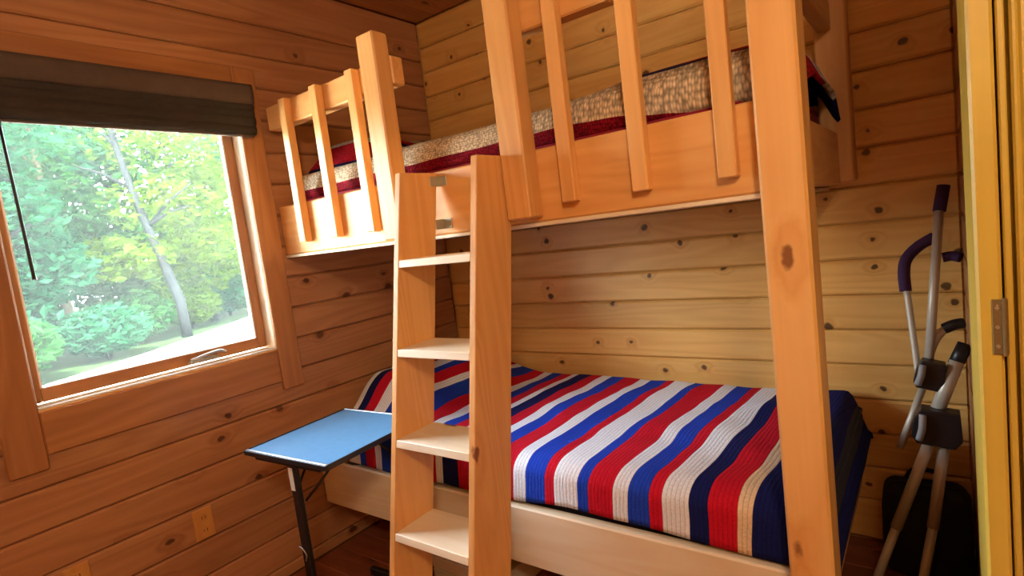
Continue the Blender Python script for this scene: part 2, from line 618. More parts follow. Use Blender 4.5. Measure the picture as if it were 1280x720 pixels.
# window
w1 = Thing('window_1', (XL, 0.868, WZ0), kind='structure')
XF = XL + 0.016
w1.box('side_casing', (XL, 0.363, 0.787), (XF, WY0, 2.145), 'tz', 0.004)
w1.box('side_casing', (XL, WY1, 0.793), (XF, 1.370, 2.145), 'tz', 0.004)
w1.box('apron', (XL, WY0 + 0.001, 0.830), (XF - 0.003, WY1 - 0.001, 0.968), 'ty', 0.004)
w1.box('head_casing', (XL, WY0 + 0.001, 2.050), (XF - 0.002, WY1 - 0.001, 2.145), 'ty', 0.004)
XI = XL - 0.12
w1.box('jamb', (XI, WY0 - 0.016, WZ0 - 0.016), (XL, WY0, WZ1), 'fz', 0.002)
w1.box('jamb', (XI, WY1, WZ0 - 0.016), (XL, WY1 + 0.016, WZ1), 'pz', 0.002)  # paler wood than the other jamb: window light painted into its colour
w1.box('sill', (XI, WY0, WZ0 - 0.018), (XL + 0.006, WY1, WZ0 - 0.004), 'fy', 0.002)
w1.box('head_jamb', (XI, WY0 - 0.016, WZ1), (XL, WY1 + 0.016, WZ1 + 0.016), 'fy', 0.002)
w1.box('weather_strip', (XL - 0.018, WY0 + 0.004, WZ0 - 0.004), (XL + 0.002, WY1 - 0.004, WZ0 + 0.003), 'white', 0.001)
w1.box('weather_strip', (XL - 0.054, WY0 + 0.004, WZ0 - 0.004), (XL - 0.042, WY1 - 0.004, WZ0 + 0.007), 'white', 0.001)
w1.box('weather_strip', (XL - 0.012, WY0 + 0.0005, WZ0), (XL - 0.002, WY0 + 0.005, 2.05), 'white', 0.001)
XS0, XS1 = XL - 0.098, XL - 0.060
w1.box('sash_stile', (XS0, WY0 + 0.002, 0.985), (XS1, 0.496, 2.05), 'tz', 0.003)
w1.box('sash_stile', (XS0, 1.232, 0.985), (XS1, WY1 - 0.001, 2.05), 'tz', 0.003)
w1.box('sash_rail', (XS0, 0.496, 0.985), (XS1, 1.232, 1.031), 'ty', 0.003)
w1.box('sash_rail', (XS0, 0.496, 2.005), (XS1, 1.232, 2.05), 'ty', 0.003)
w1.box('glazing_bead', (XS1 - 0.01, 1.226, 1.031), (XS1 - 0.002, 1.232, 2.005), 'white', 0.001)
w1.box('glazing_bead', (XS1 - 0.01, 0.496, 1.031), (XS1 - 0.002, 0.502, 2.005), 'white', 0.001)
pn = w1.box('pane', (XS0 + 0.014, 0.492, 1.027), (XS0 + 0.018, 1.236, 2.01), 'glass', 0)
lk = w1.box('crank_handle', (XS1, 0.945, 0.990), (XS1 + 0.020, 1.055, 1.004), 'silver', 0.003)
w1.part('lever', tube(curve_pts([(XS1 + 0.013, 0.95, 1.004), (XS1 + 0.016, 1.0, 1.012), (XS1 + 0.015, 1.06, 1.018), (XS1 + 0.018, 1.085, 1.008)]), 0.006, 10), 'silver', lk, True)

# ------------------------------------------------------------------ outdoors beyond the window
struct('ground', box((-70, -40, -0.70), (-2.45, 60, -0.52), 0), plain('woodland_floor', srgb(16, 30, 10), 0.9, 0, 0.5, 4, None, 0.3, 0.05))
bm = bmesh.new()
poly = [(-2.6, -12), (-9, -12), (-13.6, 2.6), (-15.5, 5.5), (-20.5, 11.5), (-26, 24), (-2.6, 24)]
vs = [bm.verts.new((x, y, -0.515)) for x, y in poly]
f = bm.faces.new(vs)
r = bmesh.ops.extrude_face_region(bm, geom=[f])
bmesh.ops.translate(bm, verts=[v for v in r['geom'] if isinstance(v, bmesh.types.BMVert)], vec=(0, 0, 0.02))
struct('gravel_yard', bm, plain('pale_gravel', srgb(206, 200, 190), 0.95, 0, 0.6, 12, None, 0.12, 0.1))


def leaf_mat(name, col):
    m, nt, b = new_mat(name)
    b.inputs['Base Color'].default_value = col
    b.inputs['Roughness'].default_value = 0.7
    b.inputs['Specular IOR Level'].default_value = 0.06
    tl = nt.nodes.new('ShaderNodeBsdfTranslucent')
    tl.inputs[0].default_value = (min(1, col[0] * 1.5), min(1, col[1] * 1.4), col[2] * 0.9, 1)
    mx = nt.nodes.new('ShaderNodeMixShader')
    mx.inputs[0].default_value = 0.45
    nt.links.new(b.outputs[0], mx.inputs[1])
    nt.links.new(tl.outputs[0], mx.inputs[2])
    nt.links.new(mx.outputs[0], nt.nodes['Material Output'].inputs[0])
    return m


LEAF = [leaf_mat('yellow_green_leaves', srgb(36, 54, 4)), leaf_mat('mid_green_leaves', srgb(14, 44, 16)),
        leaf_mat('blue_green_leaves', srgb(8, 43, 27))]
MAT['bark'] = plain('grey_bark', srgb(17, 20, 22), 0.9, 0, 0.8, 14, None, 0.25, 0.05)
MAT['bark_pale'] = plain('pale_bark', srgb(48, 44, 34), 0.9, 0, 0.8, 14, None, 0.2, 0.05)


def tree(x, y, h, blobs, leafm, bark, label, lean=(0, 0), r=0.16, seed=0, n=2600, ls=0.13):
    rnd = random.Random(seed)
    t = Thing('tree', (x, y, -0.52), label, 'tree', 'trees outside the window')
    base = Vector((x, y, -0.52))
    path = [base + Vector((lean[0] * k + 0.12 * math.sin(k * 5 + seed), lean[1] * k + 0.14 * math.sin(k * 4 + seed * 2), h * k)) for k in [i / 7 for i in range(8)]]
    path[0] = base
    tr = t.part('trunk', tube(path, [r * (1 - 0.65 * i / 7) for i in range(8)], 10), bark, None, True)
    for i in range(5):
        p = path[3 + i % 4]
        a = rnd.uniform(0, 6.28)
        q = p + Vector((math.cos(a) * 1.3, math.sin(a) * 1.3, rnd.uniform(0.4, 1.2)))
        t.part('branch', tube([p, (p + q) / 2 + Vector((0, 0, 0.1)), q], [r * 0.35, r * 0.25, r * 0.1], 6), bark, None, True)
    verts, faces = [], []
    for _ in range(n):
        c, rx, rz = rnd.choice(blobs)
        u = Vector((rnd.gauss(0, 1), rnd.gauss(0, 1), rnd.gauss(0, 1))).normalized() * (rnd.random() ** 0.45)
        p = Vector((c[0] + u.x * rx, c[1] + u.y * rx, c[2] + u.z * rz))
        s = ls * rnd.uniform(0.6, 1.4)
        a = Vector((rnd.gauss(0, 1), rnd.gauss(0, 1), rnd.gauss(0, 0.5))).normalized()
        b_ = a.cross(Vector((rnd.gauss(0, 1), rnd.gauss(0, 1), rnd.gauss(0, 1)))).normalized()
        k = len(verts)
        nrm = a.cross(b_) * s * 0.2
        verts += [p - a * s, p + b_ * s * 0.5 + nrm, p + a * s, p - b_ * s * 0.5 + nrm]
        faces += [(k, k + 1, k + 2), (k, k + 2, k + 3)]
    me = bpy.data.meshes.new('foliage')
    me.from_pydata([v - base for v in verts], [], faces)
    me.materials.append(leafm)
    o = bpy.data.objects.new('foliage', me)
    C.objects.link(o)
    o.parent = t.e
    o['kind'] = 'stuff'


def blobs_for(x, y, zlist):
    return [((x + dx, y + dy, z), rx, rz) for dx, dy, z, rx, rz in zlist]


tree(-17.4, 7.2, 7.5, blobs_for(-17.9, 7.4, [(0, 0, 3.4, 1.7, 0.9), (-.6, 1.2, 2.3, 1.4, 0.8), (0, -1.2, 1.9, 1.3, .7), (0, .2, 5.4, 2, 1.2), (-.8, 1.6, 4.2, 1.4, 1)]),
     LEAF[0], 'bark', 'slim grey trunk tree with yellow-green leaves at edge of pale gravel yard', (0, -1.0), 0.15, 1, 3000)
tree(-18.8, 5.1, 7.0, blobs_for(-19.2, 4.9, [(0, 0, 3.6, 1.8, 1.2), (0, -1.4, 2.4, 1.6, 1.1), (-.6, .6, 1.6, 1.2, .9), (0, -.5, 5.6, 2, 1.4), (0, -2, .9, 1.3, .9)]),
     LEAF[1], 'bark_pale', 'pale trunk tree with dense mid-green leaves beyond gravel yard', (0, -.35), 0.15, 2, 4200)
tree(-20.5, 9.5, 8.0, blobs_for(-20.6, 9.6, [(0, 0, 3.0, 1.4, 1.0), (0, 1.4, 4.6, 1.5, 1.0), (.3, -.8, 1.0, 1.2, .7), (0, 1.0, 1.6, 1.4, .8), (0, .2, 6.4, 2, 1.2)]),
     LEAF[0], 'bark', 'leaning tree with thin yellow-green crown and gaps of bright sky', (-.2, -.9), 0.13, 3, 2300)
tree(-16.2, 3.2, 7.0, blobs_for(-16.6, 3.0, [(0, 0, 3.2, 1.7, 1.3), (-.4, .9, 1.8, 1.3, 1.0), (0, -.3, .6, 1.5, .8), (0, 0, 5.2, 2, 1.4)]),
     LEAF[2], 'bark', 'dense blue-green tree with low branches by gravel edge', (0, .2), 0.14, 4, 5200)
tree(-25.0, 8.5, 9.0, blobs_for(-25, 8.5, [(0, 0, 2.5, 2.4, 1.8), (0, 2.4, 3.2, 2.2, 1.6), (0, -2.4, 3.5, 2.4, 2), (0, 0, 6, 2.8, 2), (0, 1, .6, 2.6, 1)]),
     LEAF[1], 'bark', 'tall mid-green tree deep in the wood behind the slim grey trunk', (0, .3), 0.2, 5, 9000, 0.2)
tree(-26.0, 13.5, 9.0, blobs_for(-26, 13.5, [(0, 0, 2.2, 2.2, 1.6), (0, 2.4, 3.2, 2.2, 1.6), (0, -1.4, 1.2, 2, 1.2), (0, 0, 6, 2.4, 1.6)]),
     LEAF[2], 'bark', 'blue-green tree at far edge of the wood past the leaning tree', (0, .3), 0.2, 6, 6000, 0.2)
tree(-23.0, 4.2, 9.0, blobs_for(-23, 4.2, [(0, 0, 2.5, 2.6, 2), (0, -2.6, 3.2, 2.4, 2), (0, 1.0, 5.6, 2.6, 2), (0, -1, .4, 2.6, 1.2)]),
     LEAF[2], 'bark', 'broad blue-green tree standing behind the pale trunk', (0, -.3), 0.2, 7, 9000, 0.2)
tree(-22.0, 17.0, 8.5, blobs_for(-22, 17, [(0, 0, 3, 2.4, 1.8), (0, 1.8, 1.6, 2, 1.4), (0, -1.4, 4.4, 2, 1.6), (0, 0, 6, 2.4, 1.6)]),
     LEAF[0], 'bark', 'round yellow-green tree beyond far end of gravel yard', (0, -.2), 0.17, 9, 3600, 0.15)



def shrub(x, y, r, h, seed, leafm, label):
    rnd = random.Random(seed)
    t = Thing('shrub', (x, y, -0.52), label, 'shrub', 'shrubs along the gravel edge')
    base = Vector((x, y, -0.52))
    for i in range(6):
        a = rnd.uniform(0, 6.28)
        q = base + Vector((math.cos(a) * r * 0.5, math.sin(a) * r * 0.5, h * 0.8))
        t.part('stem', tube([base, base.lerp(q, 0.5) + Vector((0, 0, 0.08)), q], [0.03, 0.022, 0.01], 6), 'bark', None, True)
    verts, faces = [], []
    for _ in range(1500):
        u = Vector((rnd.gauss(0, 1), rnd.gauss(0, 1), rnd.gauss(0, 1))).normalized() * (rnd.random() ** 0.4)
        p = Vector((u.x * r, u.y * r, 0.12 + h * 0.5 + u.z * h * 0.5))
        s_ = 0.11 * rnd.uniform(0.6, 1.4)
        a = Vector((rnd.gauss(0, 1), rnd.gauss(0, 1), rnd.gauss(0, 0.5))).normalized()
        b_ = a.cross(Vector((rnd.gauss(0, 1), rnd.gauss(0, 1), rnd.gauss(0, 1)))).normalized()
        k = len(verts)
        nrm = a.cross(b_) * s_ * 0.2
        verts += [p - a * s_, p + b_ * s_ * 0.5 + nrm, p + a * s_, p - b_ * s_ * 0.5 + nrm]
        faces += [(k, k + 1, k + 2), (k, k + 2, k + 3)]
    me = bpy.data.meshes.new('foliage')
    me.from_pydata(verts, [], faces)
    me.materials.append(leafm)
    o = bpy.data.objects.new('foliage', me)
    C.objects.link(o)
    o.parent = t.e
    o['kind'] = 'stuff'


for k, (x, y, r, h, lab) in enumerate((
        (-14.6, 2.6, 1.0, 1.3, 'low green shrub under the dense blue-green tree'),
        (-16.0, 4.8, 1.0, 1.2, 'low blue-green shrub between the dense tree and the pale trunk'),
        (-18.2, 6.3, 1.0, 1.3, 'low green shrub between the pale trunk and slim grey trunk'),
        (-19.6, 8.3, 1.0, 1.2, 'low yellow-green shrub just beyond the slim grey trunk'),
        (-21.6, 10.6, 1.1, 1.4, 'low blue-green shrub at foot of the leaning tree'),
        (-23.5, 13.6, 1.1, 1.4, 'low green shrub between leaning tree and far edge of wood'))):
    shrub(x, y, r, h, 40 + k, LEAF[(1, 2, 1, 0, 2, 1)[k]], lab)

# ------------------------------------------------------------------ bunk bed
YR = 1.39
bb = Thing('bunk_bed', (-1.25, 1.9, 0), 'varnished pine bunk bed with slatted guards built into log-walled corner', 'bunk bed')
POST_TOP = 2.055
bb.box('corner_post', (-0.300, 1.32, 0), (-0.207, 1.418, POST_TOP), 'fz', 0.006)
bb.box('rear_post', (-0.312, 2.312, 1.372), (-0.212, 2.398, POST_TOP), 'fz', 0.006)
bb.box('guard_post', (-1.530, 1.32, 1.366), (-1.446, YR - 0.001, POST_TOP), 'fz', 0.005)
bb.box('guard_post', (-0.988, 1.32, 1.376), (-0.905, YR - 0.001, POST_TOP), 'fz', 0.005)
bb.box('side_rail', (-2.256, YR, 1.362), (-0.302, 1.432, 1.570), 'fx', 0.005)
bb.box('top_rail', (-2.235, YR, 1.890), (-1.446, 1.445, 1.986), 'fx', 0.005)
bb.box('top_rail', (-0.988, YR, 1.897), (-0.302, 1.445, 1.990), 'fx', 0.005)
for c in (-2.066, -1.855, -1.636, -0.798, -0.588, -0.374):
    bb.box('slat', (c - 0.0215, 1.355, 1.406), (c + 0.0215, YR - 0.001, 1.982), 'fz', 0.003)
bb.box('end_rail', (-0.300, 1.420, 1.366), (-0.257, 2.311, 1.545), 'fy', 0.004)
bb.box('end_top_rail', (-0.300, 1.446, 1.890), (-0.257, 2.311, 1.986), 'fy', 0.004)
bb.box('base_panel', (-2.255, YR - 0.004, 1.350), (-0.302, 2.39, 1.3615), 'px', 0.002)
bb.box('lower_side_rail', (-2.256, YR, 0.231), (-0.302, 1.430, 0.436), 'px', 0.005)
bb.box('lower_base_panel', (-2.25, 1.431, 0.33), (-0.26, 2.39, 0.348), 'px', 0.002)
bb.box('lower_end_rail', (-0.300, 1.420, 0.231), (-0.257, 2.39, 0.40), 'fy', 0.004)
bb.box('lower_front_leg', (-2.25, 1.70, 0), (-2.17, 1.77, 0.329), 'fz', 0.004)

# ladder leaning on the upper side rail
ld = Thing('bunk_ladder', (-1.157, 0.97, 0), 'plywood ladder with wide flat steps leaning on the upper bunk rail', 'ladder')
LF = lambda z: 1.22 - 0.21 * (1.56 - z)
DEP = 0.163
LX0, LX1, LX2, LX3 = -1.322, -1.300, -1.013, -0.991
for a, c in ((LX0, LX1), (LX2, LX3)):
    z0, z1 = 0.001, 1.565
    p = []
    for z in (z0, z1):
        p += [(a, LF(z), z), (c, LF(z), z), (c, LF(z) + DEP, z), (a, LF(z) + DEP, z)]
    ld.part('stile', hexa(p, 0.002), 'fz')
for z in (1.300, 1.037, 0.775, 0.511, 0.247):
    p = []
    for zz in (z - 0.022, z):
        p += [(LX1, LF(zz) + 0.001, zz), (LX2, LF(zz) + 0.001, zz), (LX2, LF(zz) + DEP - 0.002, zz), (LX1, LF(zz) + DEP - 0.002, zz)]
    ld.part('step', hexa(p, 0.0015), 'px')
for z in (1.535, 1.395):
    br = ld.box('bracket', (LX1, YR - 0.045, z - 0.014), (LX1 + 0.003, YR - 0.0005, z + 0.018), 'steel', 0.0008)
    ld.box('bracket_plate', (LX1 + 0.003, YR - 0.004, z - 0.014), (LX1 + 0.035, YR - 0.0005, z + 0.018), 'steel', 0.0008, br)

# ------------------------------------------------------------------ bedding
def soft_box(lo, hi, r=0.04, amp=0.006, seed=0):
    bm = bmesh.new()
    bmesh.ops.create_cube(bm, size=1.0)
    lo, hi = Vector(lo), Vector(hi)
    c, s = (lo + hi) / 2, hi - lo
    for v in bm.verts: v.co = Vector((v.co.x * s.x, v.co.y * s.y, v.co.z * s.z)) + c
    bmesh.ops.bevel(bm, geom=list(bm.edges), offset=r, segments=4, affect='EDGES', profile=0.5)
    return bm


def mattress(name, lo, hi, mat, label):
    base = ((lo[0] + hi[0]) / 2, (lo[1] + hi[1]) / 2, lo[2])
    t = Thing(name, base, label, 'mattress')
    t.part('mattress_body', soft_box(lo, hi, 0.045), mat, None, True)
    for z in (lo[2] + 0.02, hi[2] - 0.02):
        x0, x1, y0, y1 = lo[0] + 0.006, hi[0] - 0.006, lo[1] + 0.006, hi[1] - 0.006
        k = 0.03
        loop = [(x0 + k, y0, z), (x1 - k, y0, z), (x1, y0 + k, z), (x1, y1 - k, z), (x1 - k, y1, z), (x0 + k, y1, z), (x0, y1 - k, z), (x0, y0 + k, z), (x0 + k, y0, z)]
        t.part('piping', tube(loop, 0.006, 6, False), mat, None, True)


mattress('mattress', (-2.22, 1.436, 0.350), (-0.235, 2.36, 0.565), 'navy_cloth', 'dark navy mattress of the lower bunk under the striped afghan')
mattress('mattress', (-2.22, 1.446, 1.3635), (-0.312, 2.37, 1.640), 'crimson_cloth', 'crimson mattress of the upper bunk behind the guard slats')


WH, CR, BL, NV, RD, MR = srgb(232, 238, 250), srgb(230, 208, 176), srgb(32, 66, 190), srgb(20, 28, 92), srgb(196, 20, 44), srgb(140, 12, 36)
# stripe edges of the lower afghan, metres along the wall at its front edge
seq = [(-2.30, WH), (-2.185, NV), (-2.125, RD), (-2.062, WH), (-1.992, BL), (-1.955, RD), (-1.890, WH), (-1.845, BL), (-1.775, RD), (-1.720, WH), (-1.665, BL), (-1.605, RD),
       (-1.543, WH), (-1.495, NV), (-1.430, RD), (-1.370, WH), (-1.310, BL), (-1.250, RD), (-1.180, WH), (-1.134, BL), (-1.052, RD), (-1.014, WH), (-0.928, BL),
       (-0.890, RD), (-0.809, WH), (-0.757, BL), (-0.690, RD), (-0.653, WH), (-0.577, NV), (-0.526, RD), (-0.461, CR), (-0.417, NV)]
MAT['afghan_lower'] = afghan('striped_afghan_knit', seq, 0, 0.034, 0.0125)
seq2 = [(-0.30, NV), (-0.03, RD), (0.0, MR), (0.062, CR), (0.165, NV), (0.20, RD), (0.34, WH), (0.42, NV), (0.50, RD), (0.58, CR), (0.68, NV), (0.76, RD), (0.86, WH), (0.94, BL)]
MAT['afghan_upper'] = afghan('lengthwise_afghan_knit', seq2, 1, 0.016, 0.0125, 0.88, 0.75)


def smooth(a, b, x):
    t = min(1, max(0, (x - a) / (b - a)))
    return t * t * (3 - 2 * t)


def quilt(name, base, prof, ends, xs, mat, label, shiftf=None, vmap=None, thick=0.012):
    """sheet swept along x: prof(x) -> [(y, z)...] from the front hem to the back hem; u = metres along x, v = metres over the bed"""
    bm = bmesh.new()
    uvl = bm.loops.layers.uv.new('UVMap')
    rows = []
    for x in xs:
        pts = prof(x)
        arc, s = [0], 0
        for a, c in zip(pts, pts[1:]):
            s += math.hypot(c[0] - a[0], c[1] - a[1])
            arc.append(s)
        row = []
        for (y, z), v in zip(pts, arc):
            xx, zz = x, z
            if ends: xx, zz = ends(x, y, z)
            row.append((bm.verts.new(Vector((xx, y, zz)) - Vector(base)), x - (shiftf(x, v) if shiftf else 0), vmap(x, v) if vmap else v))
        rows.append(row)
    for A, B in zip(rows, rows[1:]):
        for k in range(len(A) - 1):
            q = (A[k], B[k], B[k + 1], A[k + 1])
            f = bm.faces.new([t[0] for t in q])
            for lp, t in zip(f.loops, q): lp[uvl].uv = (t[1], t[2])
    me = bpy.data.meshes.new(name)
    bm.to_mesh(me)
    bm.free()
    me.materials.append(MAT[mat])
    for p in me.polygons: p.use_smooth = True
    o = bpy.data.objects.new(name, me)
    C.objects.link(o)
    o.location = base
    so = o.modifiers.new('thickness', 'SOLIDIFY')
    so.thickness = thick
    so.offset = -1
    tag(o, label, 'blanket')
    return o


def prof_low(x):
    hem = 0.446 + 0.014 * noise.noise(Vector((x * 3.1, 2.0, 0))) + 0.02 * smooth(-1.2, -0.95, x) * (1 - smooth(-0.75, -0.5, x))
    hp = 0.150 * (1 - smooth(-2.02, -1.62, x)) + 0.014 * noise.noise(Vector((x * 2.2, 0.4, 5)))
    top = 0.602
    pts = []
    for t in [i / 5 for i in range(6)]:
        pts.append((1.404 + 0.004 * t, hem + (0.545 - hem) * t))
    for i in range(1, 9):
        a = i / 8 * math.pi / 2
        pts.append((1.408 + 0.085 * (1 - math.cos(a)), 0.545 + (top - 0.545) * math.sin(a)))
    n = 46
    for i in range(1, n + 1):
        t = i / n
        y = 1.493 + (2.345 - 1.493) * t
        w = 0.010 * noise.noise(Vector((x * 4, y * 4, 1))) + 0.005 * noise.noise(Vector((x * 9, y * 9, 3)))
        z = top + w * min(1, t * 6) + hp * smooth(0, 0.28, t) * (1 - 0.55 * smooth(0.75, 1.0, t))
        pts.append((y, z))
    z0 = pts[-1][1]
    for i in range(1, 6):
        t = i / 5
        pts.append((2.345 + 0.03 * math.sin(t * math.pi / 2), z0 - 0.10 * t * t))
    return pts


def ends_low(x, y, z):
    dz = 0.16 * (smooth(-0.30, -0.215, x)) ** 2 + 0.14 * (1 - smooth(-2.245, -2.165, x)) ** 2
    return x, max(z - dz, 0.43 + 0.15 * smooth(1.43, 1.5, y) * 0)


xs = [-2.238 + (2.238 - 0.212) * i / 150 for i in range(151)]
quilt('striped_afghan', (-1.25, 1.9, 0.6), prof_low, ends_low, xs, 'afghan_lower',
      'red white and blue striped knitted afghan spread crosswise over the lower bunk',
      shiftf=lambda x, v: 0.062 * smooth(0.12, 1.05, v) + 0.012 * math.sin(v * 6))


def prof_up(x):
    hemz = 1.577
    hr = smooth(-1.05, -0.72, x)
    hl = 1 - smooth(-2.0, -1.62, x)
    top = 1.698 + 0.006 * noise.noise(Vector((x * 3, 1, 2)))
    front_y = 1.449
    pts = []
    for t in [i / 4 for i in range(5)]:
        pts.append((front_y - 0.012 * math.sin(t * 3.1), hemz + (1.662 - hemz) * t))
    for i in range(1, 9):
        a = i / 8 * math.pi / 2
        pts.append((front_y + 0.06 * (1 - math.cos(a)), 1.662 + (top - 1.662) * math.sin(a)))
    n = 40
    for i in range(1, n + 1):
        t = i / n
        y = 1.509 + (2.35 - 1.509) * t
        z = top + 0.008 * noise.noise(Vector((x * 5, y * 5, 7)))
        z += (hr * 0.098 * smooth(-0.12, 0.42, t) + hl * 0.135 * smooth(-0.05, 0.2, t)) * (1 - smooth(0.8, 1, t))
        pts.append((y, z))
    pts.append((2.375, pts[-1][1] - 0.03))
    return pts


def upper_v(x, v):
    w = v + 0.020 + 0.055 * smooth(-0.80, -0.38, x)
    return w if w < 0.062 else 0.062 + (w - 0.062) * (1 - 0.60 * smooth(-1.1, -0.8, x))


def ends_up(x, y, z):
    dz = 0.14 * (1 - smooth(-2.245, -2.17, x)) ** 2
    k = smooth(-0.345, -0.235, x)
    return x, z - dz - 0.13 * k * k


xs = [-2.246 + (2.246 - 0.245) * i / 150 for i in range(151)]
quilt('striped_afghan', (-1.25, 1.9, 1.7), prof_up, ends_up, xs, 'afghan_upper',
      'knitted afghan with crimson and cream lengthwise bands on the upper bunk',
      vmap=lambda x, v: upper_v(x, v))

# ------------------------------------------------------------------ window shade
sh = Thing('window_shade', (XL, 0.84, 1.86), 'dark brown woven shade gathered at top of window', 'window shade')
SY0, SY1 = 0.345, 1.318
sh.box('head_rail', (XF, SY0 + 0.01, 2.03), (XF + 0.03, SY1 - 0.01, 2.058), 'tz', 0.003)


def wavy_panel(z0, z1, x0, amp, seed, thick=0.012):
    bm = bmesh.new()
    n, mz = 60, 5
    rows = []
    for i in range(n + 1):
        y = SY0 + (SY1 - SY0) * i / n
        row = []
        for k in range(mz + 1):
            t = k / mz
            x = x0 + amp * math.sin(t * math.pi) + 0.003 * noise.noise(Vector((y * 5, t * 2, seed)))
            z = z0 + (z1 - z0) * t + (0.006 * noise.noise(Vector((y * 6, seed, 0))) if k == 0 else 0)
            row.append((bm.verts.new((x, y, z)), bm.verts.new((x - thick, y, z))))
        rows.append(row)
    for A, B in zip(rows, rows[1:]):
        for k in range(mz):
            bm.faces.new((A[k][0], B[k][0], B[k + 1][0], A[k + 1][0]))
            bm.faces.new((A[k][1], A[k + 1][1], B[k + 1][1], B[k][1]))
        bm.faces.new((A[0][0], A[0][1], B[0][1], B[0][0]))
        bm.faces.new((A[mz][0], B[mz][0], B[mz][1], A[mz][1]))
    for R in (rows[0], rows[-1]):
        for k in range(mz):
            bm.faces.new((R[k][0], R[k + 1][0], R[k + 1][1], R[k][1]))
    return bm


sh.part('valance', wavy_panel(1.985, 2.062, XF + 0.055, 0.004, 1, 0.024), 'blind2', None, True)
for i in range(4):
    z0 = 1.866 + i * 0.030
    sh.part('fold', wavy_panel(z0, z0 + 0.045, XF + 0.034 + 0.004 * (i % 2), 0.010, 3 + i, 0.012), 'blind', None, True)
sh.box('bottom_bar', (XF + 0.014, SY0 + 0.004, 1.858), (XF + 0.030, SY1 - 0.004, 1.868), 'blind2', 0.003)
p0, p1 = Vector((XF + 0.068, 0.497, 2.0)), Vector((XF + 0.066, 0.505, 1.378))
sh.part('pull_wand', tube([p0, p0.lerp(p1, 0.5), p1.lerp(p0, 0.03), p1], [0.0035, 0.0042, 0.005, 0.006], 10), 'black_plastic', None, True)

# ------------------------------------------------------------------ folding table
TB = Vector((-1.755, 1.165, 0))
tb = Thing('folding_table', TB, 'small folding table with sky-tinted top and black legs beside the ladder', 'table')
tb.e.rotation_euler = (0, 0, math.radians(3.5))


def tpart(name, bm, mat, parent=None, smooth=False):       # coordinates local to the table
    return obj(name, bm, mat, parent or tb.e, smooth)


hw, hl, tz = 0.215, 0.222, 0.702
tpart('table_top', box((-hw, -hl, tz - 0.012), (hw, hl, tz - 0.001), 0.003), 'sky_tint_top')
for lo, hi in (((-hw - 0.006, -hl - 0.006, tz - 0.017), (hw + 0.006, -hl, tz + 0.0015)), ((-hw - 0.006, hl, tz - 0.017), (hw + 0.006, hl + 0.006, tz + 0.0015)),
               ((-hw - 0.006, -hl, tz - 0.017), (-hw, hl, tz + 0.0015)), ((hw, -hl, tz - 0.017), (hw + 0.006, hl, tz + 0.0015))):
    tpart('edge_strip', box(lo, hi, 0.002), 'black_metal')
for s in (-1, 1):
    tpart('rim_trim', box((-hw, s * hl - (0.008 if s > 0 else 0), tz - 0.0005), (hw, s * hl + (0.008 if s < 0 else 0), tz + 0.002), 0.001), 'silver')
tpart('under_frame', box((-hw + 0.04, -hl + 0.004, tz - 0.032), (hw - 0.04, hl - 0.004, tz - 0.0175), 0.003), 'black_metal')
for s in (-1, 1):
    yl = s * (hl - 0.03)
    xo = 0.098 if s > 0 else 0.0
    lg = tpart('leg', box((xo - 0.018, yl - 0.010, 0.035), (xo + 0.018, yl + 0.010, tz - 0.032), 0.004), 'black_metal')
    tpart('foot', box((-0.17, yl - 0.012, 0.0), (0.17, yl + 0.012, 0.034), 0.004), 'black_metal', lg)
    for q in (-0.05, 0.05):
        tpart('brace', tube([(xo + q * 0.25 + 0.012, yl - s * 0.010, tz - 0.165), (xo + q * 0.9 + 0.02, yl - s * 0.03, tz - 0.12), (xo + q * 1.5 + 0.03, yl - s * 0.11, tz - 0.034)], 0.0045, 8), 'black_metal', lg, True)
    if s < 0:
        tpart('sticker', box((-0.016, yl - 0.0112, tz - 0.125), (0.006, yl - 0.0102, tz - 0.045), 0), 'white', lg)
        tpart('clip', tube(curve_pts([(-0.022, yl - 0.013, 0.375), (0.0, yl - 0.016, 0.372), (0.012, yl - 0.014, 0.352), (0.004, yl - 0.014, 0.33)]), 0.0025, 6), 'silver', lg, True)

# ------------------------------------------------------------------ folded silver tube frame leaning in the corner
fr = Thing('folded_tube_stand', (-0.06, 2.15, 0), 'folded silver tube stand with purple foam grips leaning in the back corner', 'folding stand')
P = lambda x, y, Y: pix(x, y, Y)


def tpath(name, pts, r, mat, parent=None, n=6):
    return fr.part(name, tube(curve_pts(pts, n) if len(pts) > 2 else pts, r, 12), mat, parent, True)


tpath('upright_tube', [P(1174, 260, 2.28), P(1160, 470, 2.17)], 0.0135, 'tube')
tpath('foam_grip', [P(1179.5, 232, 2.30), P(1174, 264, 2.28)], 0.0185, 'purple')
tpath('handle_tube', [P(1133, 360, 2.24), P(1143, 430, 2.21), P(1150, 482, 2.19)], 0.010, 'tube')
tpath('foam_grip', [P(1168, 296, 2.30), P(1148, 308, 2.29), P(1133, 324, 2.27), P(1130, 342, 2.255), P(1132, 364, 2.24)], 0.0175, 'purple')
tpath('foam_grip', [P(1178, 322, 2.33), P(1190, 320, 2.33), P(1201, 322, 2.32)], 0.016, 'purple')
tpath('handle_tube', [P(1160, 448, 2.20), P(1170, 424, 2.21), P(1182, 410, 2.22)], 0.012, 'tube')
tpath('foam_grip', [P(1180, 411, 2.22), P(1192, 406, 2.22), P(1204, 404, 2.23)], 0.017, 'black_plastic')
tpath('foam_grip', [P(1207, 430, 2.18), P(1194, 456, 2.16)], 0.021, 'black_plastic')
tpath('cross_tube', [P(1196, 452, 2.16), P(1172, 512, 2.12)], 0.020, 'tube')
tpath('strut_tube', [P(1153, 486, 2.2), P(1125, 560, 2.15)], 0.011, 'tube')
